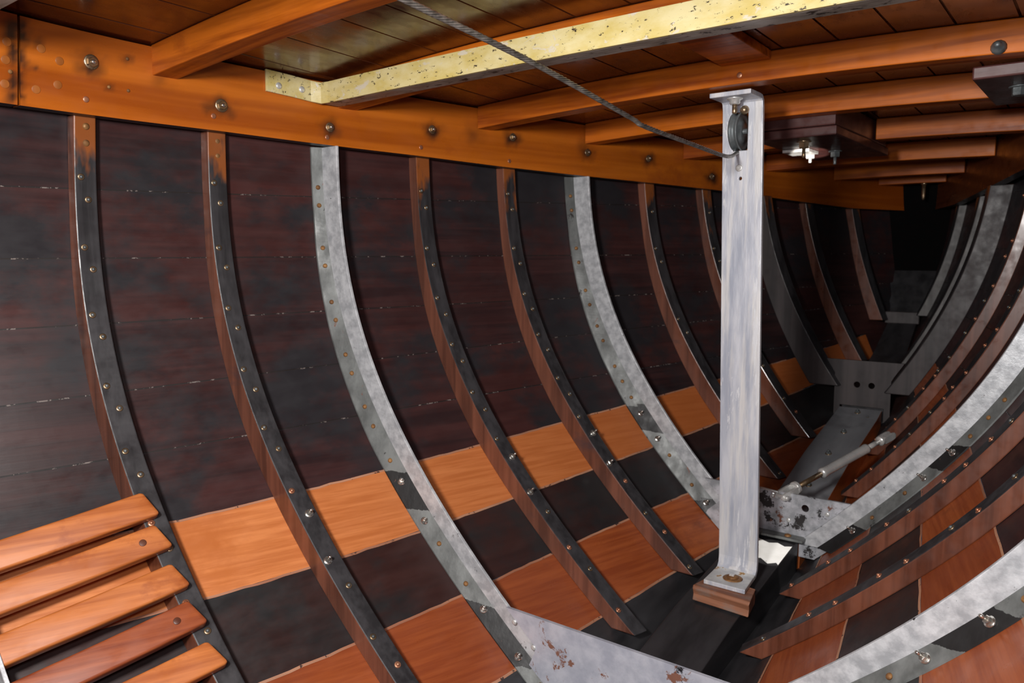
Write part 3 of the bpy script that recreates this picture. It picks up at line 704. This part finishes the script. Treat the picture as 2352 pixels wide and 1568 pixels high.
# ------------------------------------------------------------------ turnbuckle
def turnbuckle():
    A = Vector((.022, 1.868, -.574)); Bp = Vector((.188, 2.232, -.461)); d = (Bp - A).normalized(); L = (Bp - A).length
    t = thing('turnbuckle', 'shiny steel turnbuckle slanting from the middle floor plate toward the right ribs', 'turnbuckle', A)
    side = d.cross(Vector((0, 0, 1))).normalized(); upv = side.cross(d)
    b = MB(); b.lathe(A + d * L * .34, d, [(.006, 0), (.0125, .003), (.0130, .008), (.0118, .02), (.0118, L * .42 - .02), (.0130, L * .42 - .008), (.0125, L * .42 - .003), (.006, L * .42)], 20, 0); b.build('barrel', 'chrome', t)
    b = MB(); b.lathe(A + d * L * .13, d, [(.0065, 0), (.0065, L * .22)], 14, 0); b.build('threaded_rod', 'bronze', t)
    b = MB(); b.lathe(A + d * L * .755, d, [(.0065, 0), (.0065, L * .12)], 14, 0); b.build('threaded_rod', 'chrome', t)
    def fork(o, dirv, name, ln, w):
        b = MB()
        for s in (-1, 1):
            c0 = o + side * s * w; rows = []
            for f, hh, th in ((0, .005, .0035), (.15, .009, .0035), (.7, .010, .003), (.9, .008, .0028), (1, .003, .002)):
                c = c0 + dirv * ln * f
                rows.append([c + upv * hh - side * th, c + upv * hh + side * th, c - upv * hh + side * th, c - upv * hh - side * th])
            b.quadstrip(rows, 0, True, False, True, True)
        b.lathe(o - dirv * .006, dirv, [(.006, -.002), (w + .005, .003), (w + .005, .012), (.006, .015)], 14, 0)
        b.build(name, 'chrome', t, bevel=.0008)
    fork(A + d * L * .13, -d, 'clevis', L * .15, .0115)
    fork(A + d * L * .88, d, 'clevis', L * .12, .008)
    b = MB(); b.lathe(A + d * L * .005 - side * .023, side, [(.0062, 0), (.0095, .001), (.0095, .004), (.0048, .005), (.0048, .042), (.0062, .044), (.006, .046)], 14, 0); b.build('clevis_pin', 'chrome', t)
    b = MB(); rows = []
    for k in range(17):
        a = 2 * math.pi * k / 16; rr = (upv * math.cos(a) + d * math.sin(a)); c = A - side * .026 - upv * .006 + rr * .006
        rows.append([c + (rr * math.cos(f) + side * math.sin(f)) * .0011 for f in (0, 1.57, 3.14, 4.71)])
    b.quadstrip(rows, 0, True, True); b.build('split_ring', 'chrome', t)
turnbuckle()
cp = MB(); cp.lathe((-.030, 1.872, -.561), (1, -.1, -.05), [(.0022, 0), (.0022, .046), (.001, .047)], 8, 0)
tag(cp.build('cotter_pin', 'pale', None), 'thin bright pin lying on the middle floor plate beside the pillar', 'pin')
# ------------------------------------------------------------------ lights
def area(loc, target, size, power, color, name):
    l = bpy.data.lights.new(name, 'AREA'); l.shape = 'DISK'; l.size = size; l.energy = power; l.color = color
    o = bpy.data.objects.new(name, l); COL.objects.link(o); o.location = loc
    o.rotation_euler = (Vector(target) - Vector(loc)).to_track_quat('-Z', 'Y').to_euler(); return o
def spot(loc, target, ang, power, color, name, blend=.1, rad=.003):
    l = bpy.data.lights.new(name, 'SPOT'); l.spot_size = math.radians(ang); l.energy = power; l.color = color; l.spot_blend = blend; l.shadow_soft_size = rad
    o = bpy.data.objects.new(name, l); COL.objects.link(o); o.location = loc
    o.rotation_euler = (Vector(target) - Vector(loc)).to_track_quat('-Z', 'Y').to_euler(); return o
area((.30, -.20, .25), (-.22, 1.35, -.22), .18, 26, (1, .97, .94), 'work_lamp')
area((.62, -.06, .12), (-.1, 1.3, -.1), .12, 6, (.95, .96, 1), 'camera_side_lamp')
spot((.22, 1.45, .24), (.040, 1.79, -.68), 7, 30, (1, .97, .92), 'keelson_fill_spot')  # added spot inside the hull, no visible source, brightens the keelson patch
spot((.25, 1.0, -.25), (-.055, 2.22, .28), 4.5, 320, (1, .93, .85), 'plate_fill_spot', .4)  # added spot from below, no visible source, brightens the plate under the pad
w = bpy.data.worlds.new('World'); bpy.context.scene.world = w; w.use_nodes = True
w.node_tree.nodes['Background'].inputs[0].default_value = (.75, .80, 1, 1); w.node_tree.nodes['Background'].inputs[1].default_value = .05
# ------------------------------------------------------------------ camera
cam = bpy.data.cameras.new('camera'); co = bpy.data.objects.new('camera', cam); COL.objects.link(co)
cam.sensor_width = 36; cam.lens = 1812.93 / 2352 * 36; cam.clip_start = .01; cam.clip_end = 50
yaw, pitch, roll = .6640, -.1054, .0010
f = Vector((-math.sin(yaw) * math.cos(pitch), math.cos(yaw) * math.cos(pitch), math.sin(pitch)))
r0 = Vector((math.cos(yaw), math.sin(yaw), 0)); u0 = r0.cross(f); r = math.cos(roll) * r0 + math.sin(roll) * u0; u = r.cross(f)
co.matrix_world = Matrix(((r.x, u.x, -f.x, .6575), (r.y, u.y, -f.y, 0), (r.z, u.z, -f.z, 0), (0, 0, 0, 1)))
bpy.context.scene.camera = co
cam.dof.use_dof = True; cam.dof.focus_distance = 1.25; cam.dof.aperture_fstop = 8
sc = bpy.context.scene
sc.view_settings.view_transform = 'Standard'; sc.view_settings.look = 'None'; sc.view_settings.exposure = 0
sc.cycles.max_bounces = 6; sc.cycles.sample_clamp_indirect = 6; sc.cycles.use_denoising = True
